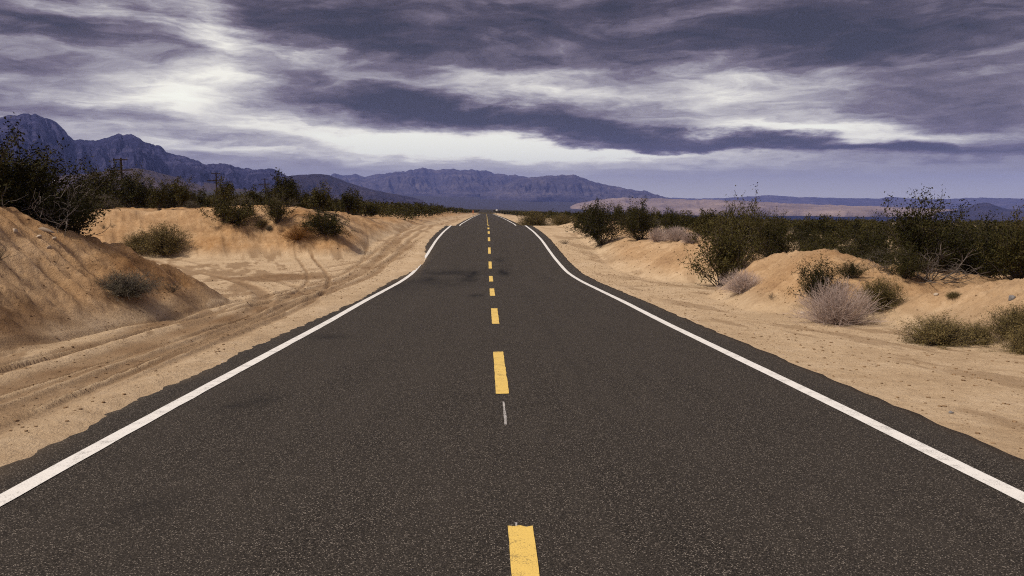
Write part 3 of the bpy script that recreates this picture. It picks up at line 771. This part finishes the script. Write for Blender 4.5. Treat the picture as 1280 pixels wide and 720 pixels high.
for p in pts:                                             # minimum spacing
    c = (int(p[0] // 2.3), int(p[1] // 2.3))
    if any(np.hypot(*(p - q)) < 1.45 + .008 * p[1] for i in (-1, 0, 1) for j in (-1, 0, 1) for q in cell.get((c[0] + i, c[1] + j), [])): continue
    cell.setdefault(c, []).append(p); keep.append(p)
keep = np.array(keep); order = np.argsort(np.hypot(keep[:, 0], keep[:, 1])); keep = keep[order]
NEAR = 245
for p in keep[:NEAR]:
    x, y = p; q = rng.uniform()
    side = 'left' if x < 0 else 'right'
    az_p = 608 + 1000 * math.tan(math.atan2(x - CX, y))
    if x < 0:
        zone = next(w for lim, w in ((150, 'left of the first utility pole'), (270, 'between the first two utility poles'), (331, 'between the second and third utility poles'),
                                     (411, 'between the third and farthest utility poles'), (9999, 'between the farthest utility pole and the road')) if az_p < lim)
    else:
        zone = next(w for lim, w in ((760, 'between the road and the big dark creosote'), (880, 'behind the pale sand hummock'), (960, 'behind the gully bush'), (1100, 'behind the second sand hummock'),
                                     (1205, 'behind the largest creosote on the right'), (9999, 'behind the right bank')) if az_p < lim)
    H_rank = 'nearer' if y < 34 else 'farther'
    H = rng.uniform(1.3, 2.2) * (1.0 if x < 0 else .78)
    if q < .88:
        shrub('creosote' if y < 38 else 'creosote_mid', 'creosote_bush', x, y, H, rng.uniform(.8, 1.15),
              'dark creosote in %s scrub %s' % (H_rank, zone), 'shrub', 'scrub creosote bushes %s of the road' % side, rz=rng.uniform(0, 6.28), var=int(rng.integers(0, 6)))
    else:
        shrub('sage', 'sage_bush', x, y, H * .45, rng.uniform(1, 1.3), 'low grey bush in %s scrub %s' % (H_rank, zone), 'shrub',
              'low grey scrub bushes %s of the road' % side, rz=rng.uniform(0, 6.28))

# the mass beyond: one object of leaf clumps
def scrub_mass(name, pts, per, size, seed, label):
    g_ = np.random.default_rng(seed); n = len(pts)
    zb = ground(pts[:, 0], pts[:, 1]) + CZ
    H = g_.uniform(1.0, 2.2, n) * np.where(pts[:, 0] < 0, 1.02, .76); Rr = H * g_.uniform(.55, .8, n)
    ii = np.repeat(np.arange(n), per); m = len(ii)
    d = g_.normal(0, 1, (m, 3)); d /= np.linalg.norm(d, axis=1, keepdims=True); q = g_.uniform(0, 1, m) ** .5
    c = np.c_[pts[ii, 0] + d[:, 0] * q * Rr[ii], pts[ii, 1] + d[:, 1] * q * Rr[ii], zb[ii] + H[ii] * (.52 + .5 * d[:, 2] * q)]
    top_ = g_.uniform(0, 1, m) < .06
    c[top_, 2] += H[ii][top_] * .18
    V, F = leaves(g_, c, size, 1, 0.0, .55)
    o = mesh(name, V, F, M_leaf, smooth=False)
    tag(o, label, 'scrub', kind='stuff')
rest = keep[NEAR:]
scrub_mass('scrub', rest[rest[:, 1] < 90], 520, .115, 8, 'thick dark creosote scrub behind the nearest bushes')
scrub_mass('scrub', rest[rest[:, 1] >= 90], 170, .22, 9, 'dark creosote scrub covering the middle distance')
far = scatter(13000, 185, 1050, 78); far = far[np.abs(far[:, 0]) > 8.5]
scrub_mass('scrub', far, 30, .62, 10, 'distant dark creosote scrub on the plain around the far road')

# ------------------------------------------------------------------ utility poles
def pole_mesh(name, top_r, bot_r, h, parent, loc=(0, 0, 0)):
    P = np.array([[[0, 0, -0.3], [0, 0, h * .5], [0, 0, h]]], float); Rr = np.array([[bot_r, (bot_r + top_r) / 2, top_r]])
    V, F = tubes(P, Rr, 8)
    V = np.vstack([V, [[0, 0, h + .02]]]); n = len(V) - 1
    o = mesh(name, V, F, M_pole, parent); o.location = loc
    return o
def box_mesh(name, sx, sy, sz, loc, mat, parent, rot=(0, 0, 0)):
    V = np.array([[x, y, z] for x in (-.5, .5) for y in (-.5, .5) for z in (-.5, .5)]) * (sx, sy, sz)
    F = np.array([[0, 1, 3, 2], [4, 6, 7, 5], [0, 4, 5, 1], [2, 3, 7, 6], [0, 2, 6, 4], [1, 5, 7, 3]])
    o = mesh(name, V, F, mat, parent, smooth=False); o.location = loc; o.rotation_euler = rot
    return o
def insulator(parent, x, z):
    P = np.array([[[x, 0, z], [x, 0, z + .08], [x, 0, z + .12], [x, 0, z + .22]]], float)
    V, F = tubes(P, np.array([[.02, .02, .05, .03]]), 6)
    return mesh('insulator', V, F, M_greystone, parent)
for (px, Y, top, lab) in ((151, 118, 197.5, 'nearest and tallest utility pole with two crossarms left of the road'),
                          (270, 180, 215.5, 'second utility pole with two crossarms left of the road'),
                          (331, 245, 223, 'third utility pole showing above the tall creosote bush'),
                          (411, 330, 235, 'farthest utility pole, in front of the dark ridge')):
    x, y = at(px, Y, top)
    g0 = gz(x, y); h = tan_el(px, top) * math.hypot(x - CX, y) + CZ - g0
    root = bpy.data.objects.new('utility_pole', None); C.objects.link(root); root.location = (x, y, g0); root.rotation_euler = (0, 0, R(6))
    tag(root, lab, 'utility pole', 'utility poles left of the road')
    pole_mesh('pole', .13, .19, h, root)
    s = 1.0
    box_mesh('crossarm', 1.95, .13, .15, (0, -.2, h - .25), M_pole, root)
    box_mesh('crossarm', 3.5, .14, .17, (-.1, -.21, h - 1.75), M_pole, root, (0, R(-2.5), 0))
    for xx in (-.85, .85): insulator(root, xx, h - .18).location.y = -.2
    for xx in (-1.6, -.7, .6, 1.45): insulator(root, xx, h - 1.66 + .02 * xx).location.y = -.21
    for sgn in (-1, 1): box_mesh('brace', .05, .04, 1.0, (sgn * .42, -.17, h - 2.15), M_pole, root, (0, sgn * R(48), 0))

# ------------------------------------------------------------------ far roadside markers
def marker(px, Y, top, lab, mat, w, hh):
    x, y = at(px, Y, 268)
    g0 = gz(x, y); zt = tan_el(px, top) * math.hypot(x - CX, y) + CZ
    h = max(1.2, zt - g0)
    root = bpy.data.objects.new('roadside_marker', None); C.objects.link(root); root.location = (x, y, g0); tag(root, lab, 'road sign')
    box_mesh('post', .09, .07, h + .3, (0, .05, h / 2 - .15), M_pole, root)
    box_mesh('panel', w, .03, hh, (0, 0, h - hh / 2), mat, root)
marker(620.8, 300, 261.6, 'small white road sign right of the far crest', M_sign, .62, .62)
marker(591.3, 180, 263.0, 'small orange roadside marker post left of the far crest', M_signo, .22, .7)

# ------------------------------------------------------------------ stones
def stone_mesh(seed, n=2):
    import bmesh
    bm = bmesh.new(); bmesh.ops.create_icosphere(bm, subdivisions=n, radius=1)
    V = np.array([v.co[:] for v in bm.verts]); F = np.array([[v.index for v in f.verts] for f in bm.faces]); bm.free()
    g_ = np.random.default_rng(seed)
    for _ in range(5):
        d = g_.normal(0, 1, 3); d /= np.linalg.norm(d); c = g_.uniform(.45, .8)
        s = V @ d; V = V - np.where(s > c, s - c, 0)[:, None] * d
    V = V * (1 + .10 * fbm(V[:, 0] * 2 + 5, V[:, 1] * 2 + V[:, 2], seed, 2))[:, None]
    return V, F
for i, (px, py, Y, w, d_, h_, mat, lab) in enumerate([
        (57, 289, 15.2, .20, .07, .06, M_stone, 'flat pale stone slab on the near left bank'),
        (19, 290, 14.4, .07, .06, .05, M_stone, 'small pale stone near the top left of the near bank'),
        (49, 297, 14.7, .06, .05, .04, M_stone, 'small pale stone left below the flat slab on the near bank'),
        (69, 300, 15.0, .06, .05, .04, M_stone, 'small pale stone right below the flat slab on the near bank'),
        (61, 310, 14.3, .05, .05, .04, M_stone, 'pale pebble lowest below the flat slab on the near bank'),
        (47, 266, 17.2, .10, .07, .06, M_stone, 'pale stone under the bushes on the near left bank'),
        (1264, 374, 13.9, .09, .07, .06, M_greystone, 'bluish grey stone on the crest of the right bank'),
        (1170, 369, 14.4, .05, .05, .04, M_stone, 'small pale stone on the crest of the right bank'),
        (1113, 385, 14.6, .08, .06, .05, M_stone, 'pale stone in the shade right of the pinkish dry bush'),
        (1003, 393, 16.0, .07, .06, .05, M_stone, 'pale stone left of the big pinkish dry bush'),
        (1189, 517, 7.6, .035, .02, .02, M_greystone, 'small dark fragment on the right sand shoulder')]):
    x, y = hit(px, py)
    V, F = stone_mesh(300 + i)
    o = mesh('stone', V * (w, d_, h_), F, mat); o.location = (x, y, gz(x, y) + h_ * .2); o.rotation_euler = (.1, R(12), i * 1.3)
    tag(o, lab, 'stone')

# gravel and clods strewn over shoulders and banks (one mass)
g_ = np.random.default_rng(12)
N = 14000
sv, sf = stone_mesh(77, 1)
sx = np.where(g_.uniform(0, 1, N) < .5, -1, 1) * (4.0 + np.abs(g_.normal(0, 3.2, N))); sy = 5 + g_.uniform(0, 1, N) ** 1.7 * 45
zz = ground(sx, sy) + CZ
s_ = .003 + .022 * g_.uniform(0, 1, N) ** 7 + .0003 * sy
a_ = g_.uniform(0, 6.28, N)
ca, sa = np.cos(a_)[:, None], np.sin(a_)[:, None]
vx = sv[None, :, 0] * s_[:, None] * 1.3; vy = sv[None, :, 1] * s_[:, None]; vz = sv[None, :, 2] * s_[:, None] * .7
V = np.stack([sx[:, None] + vx * ca - vy * sa, sy[:, None] + vx * sa + vy * ca, zz[:, None] + vz + s_[:, None] * .1], -1).reshape(-1, 3)
F = (sf[None] + (np.arange(N) * len(sv))[:, None, None]).reshape(-1, 3)
grv = mesh('gravel', V, F, M_grit, smooth=False)
tag(grv, 'loose pebbles and clods scattered over the sand shoulders and banks', 'gravel', kind='stuff')

# ------------------------------------------------------------------ haze
V = np.array([[x, y, z] for x in (-16500, 16500) for y in (-16500, 16500) for z in (-420, 540)], float)
F = np.array([[0, 1, 3, 2], [4, 6, 7, 5], [0, 4, 5, 1], [2, 3, 7, 6], [0, 2, 6, 4], [1, 5, 7, 3]])
mh = bpy.data.materials.new('haze'); mh.use_nodes = True; t = mh.node_tree; t.nodes.clear()
vo = t.nodes.new('ShaderNodeVolumePrincipled'); oo = t.nodes.new('ShaderNodeOutputMaterial'); t.links.new(vo.outputs[0], oo.inputs['Volume'])
vo.inputs['Color'].default_value = (.30, .385, 1.0, 1); vo.inputs['Density'].default_value = 6.3e-5
hz = mesh('haze', V, F, mh, smooth=False); tag(hz, 'thin blue air over the whole valley', 'haze', kind='stuff')
